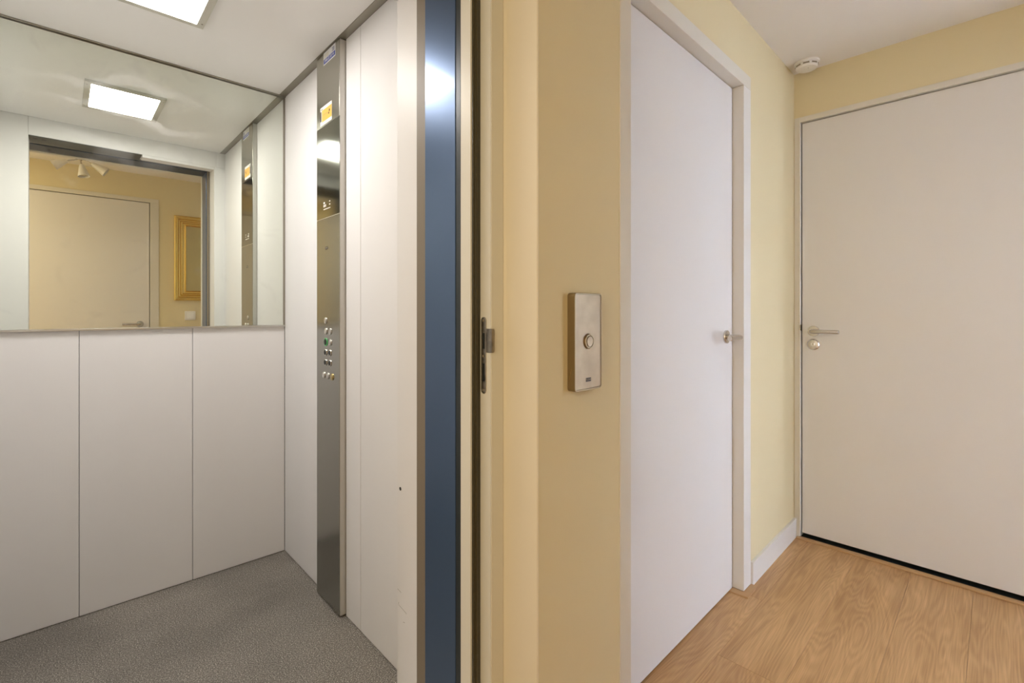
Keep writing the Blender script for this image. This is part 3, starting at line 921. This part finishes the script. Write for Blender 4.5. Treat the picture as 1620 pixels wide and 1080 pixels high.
# ---- gilded wall mirror opposite the lift
gm = empty('gold_framed_mirror', (1.09, YO, 1.255))
tag(gm, 'gilded frame mirror on the yellow wall, half reflected in the lift mirror', 'mirror')
gx0, gx1, gz0, gz1 = 0.748, 1.400, 1.252, 2.035
prof = [(0, 0), (0, 0.022), (0.006, 0.030), (0.018, 0.034), (0.030, 0.028), (0.036, 0.018), (0.046, 0.016), (0.054, 0.024), (0.062, 0.022), (0.068, 0.012), (0.080, 0.010), (0.086, 0.014), (0.092, 0.008), (0.092, 0)]
bm = B()
corner = [(gx0, gz0, 1, 1), (gx1, gz0, -1, 1), (gx1, gz1, -1, -1), (gx0, gz1, 1, -1)]
rr = [[bm.verts.new((x + sx * d, YO + 0.002 + h_, z + sz * d)) for d, h_ in prof] for x, z, sx, sz in corner]
for i in range(4):
    a, b_ = rr[i], rr[(i + 1) % 4]
    for j in range(len(prof) - 1):
        bm.faces.new((a[j], a[j + 1], b_[j + 1], b_[j]))
bmesh.ops.recalc_face_normals(bm, faces=bm.faces)
obj('frame', bm, M['gold'], gm)
obj('glass', box(gx0 + 0.088, gx1 - 0.088, YO + 0.003, YO + 0.008, gz0 + 0.088, gz1 - 0.088), M['mirror_old'], gm)

# ---- light switch below it
sw = empty('light_switch', (0.862, YO, 1.07))
tag(sw, 'square white light switch under the gold framed mirror', 'switch')
obj('surround', rounded_plate(0.084, 0.084, 0.010, 0.006, (0.872, YO, 1.112), '+Y', 0.0015), M['plastic'], sw, smooth=True)
obj('rocker', rounded_plate(0.056, 0.056, 0.0035, 0.003, (0.872, YO + 0.010, 1.112), '+Y', 0.001), M['sticker_white'], sw, smooth=True)

# ---- three spot ceiling lamp
sc_ = empty('spot_lamp', (0.11, -0.17, ZC))
tag(sc_, 'ceiling lamp with three white cone spots, reflected at the lift mirror top', 'ceiling lamp')
cz = (0.11, -0.17, ZC)
obj('canopy', lathe([(0, 0), (0.042, 0), (0.042, 0.012), (0.034, 0.026), (0.016, 0.034), (0, 0.036)], cz, '-Z', 32), M['nickel'], sc_, smooth=True)
def spot(joint, tip, name='shade'):
    J, Tp = Vector(joint), Vector(tip)
    ax = (Tp - J).normalized()
    A = ax.to_track_quat('Z', 'Y').to_matrix()
    ln = (Tp - J).length
    obj('arm', tube([Vector(cz) + Vector((0, 0, -0.024)), (Vector(cz) + J) / 2 + Vector((0, 0, -0.014)), J], 0.005, 8), M['nickel'], sc_, smooth=True)
    s_ = obj('shade', lathe([(0, 0), (0.012, 0.001), (0.017, 0.014), (0.038, ln), (0.036, ln), (0.014, 0.014), (0, 0.012)], J, A, 28), M['plastic'], sc_, smooth=True)
    obj('bulb', lathe([(0, 0.014), (0.010, 0.018), (0.020, ln * 0.78), (0.016, ln * 0.9), (0, ln * 0.92)], J, A, 18), M['sticker_tan'], s_, smooth=True)
spot((0.035, -0.18, 2.318), (-0.045, -0.19, 2.268))
spot((0.115, -0.165, 2.300), (0.130, -0.150, 2.205))
spot((0.175, -0.16, 2.318), (0.262, -0.150, 2.262))

# ---- made-up lamp housing above the added hall fill, behind the viewer
fl_ = empty('added_fill_lamp', (-0.85, 0.12, ZC))
tag(fl_, 'added unseen round white ceiling lamp housing for the hallway fill light', 'ceiling lamp')
obj('housing', lathe([(0, 0), (0.19, 0), (0.19, 0.03), (0.17, 0.042), (0, 0.042)], (-0.85, 0.12, ZC), '-Z', 40), M['plastic'], fl_, smooth=True)
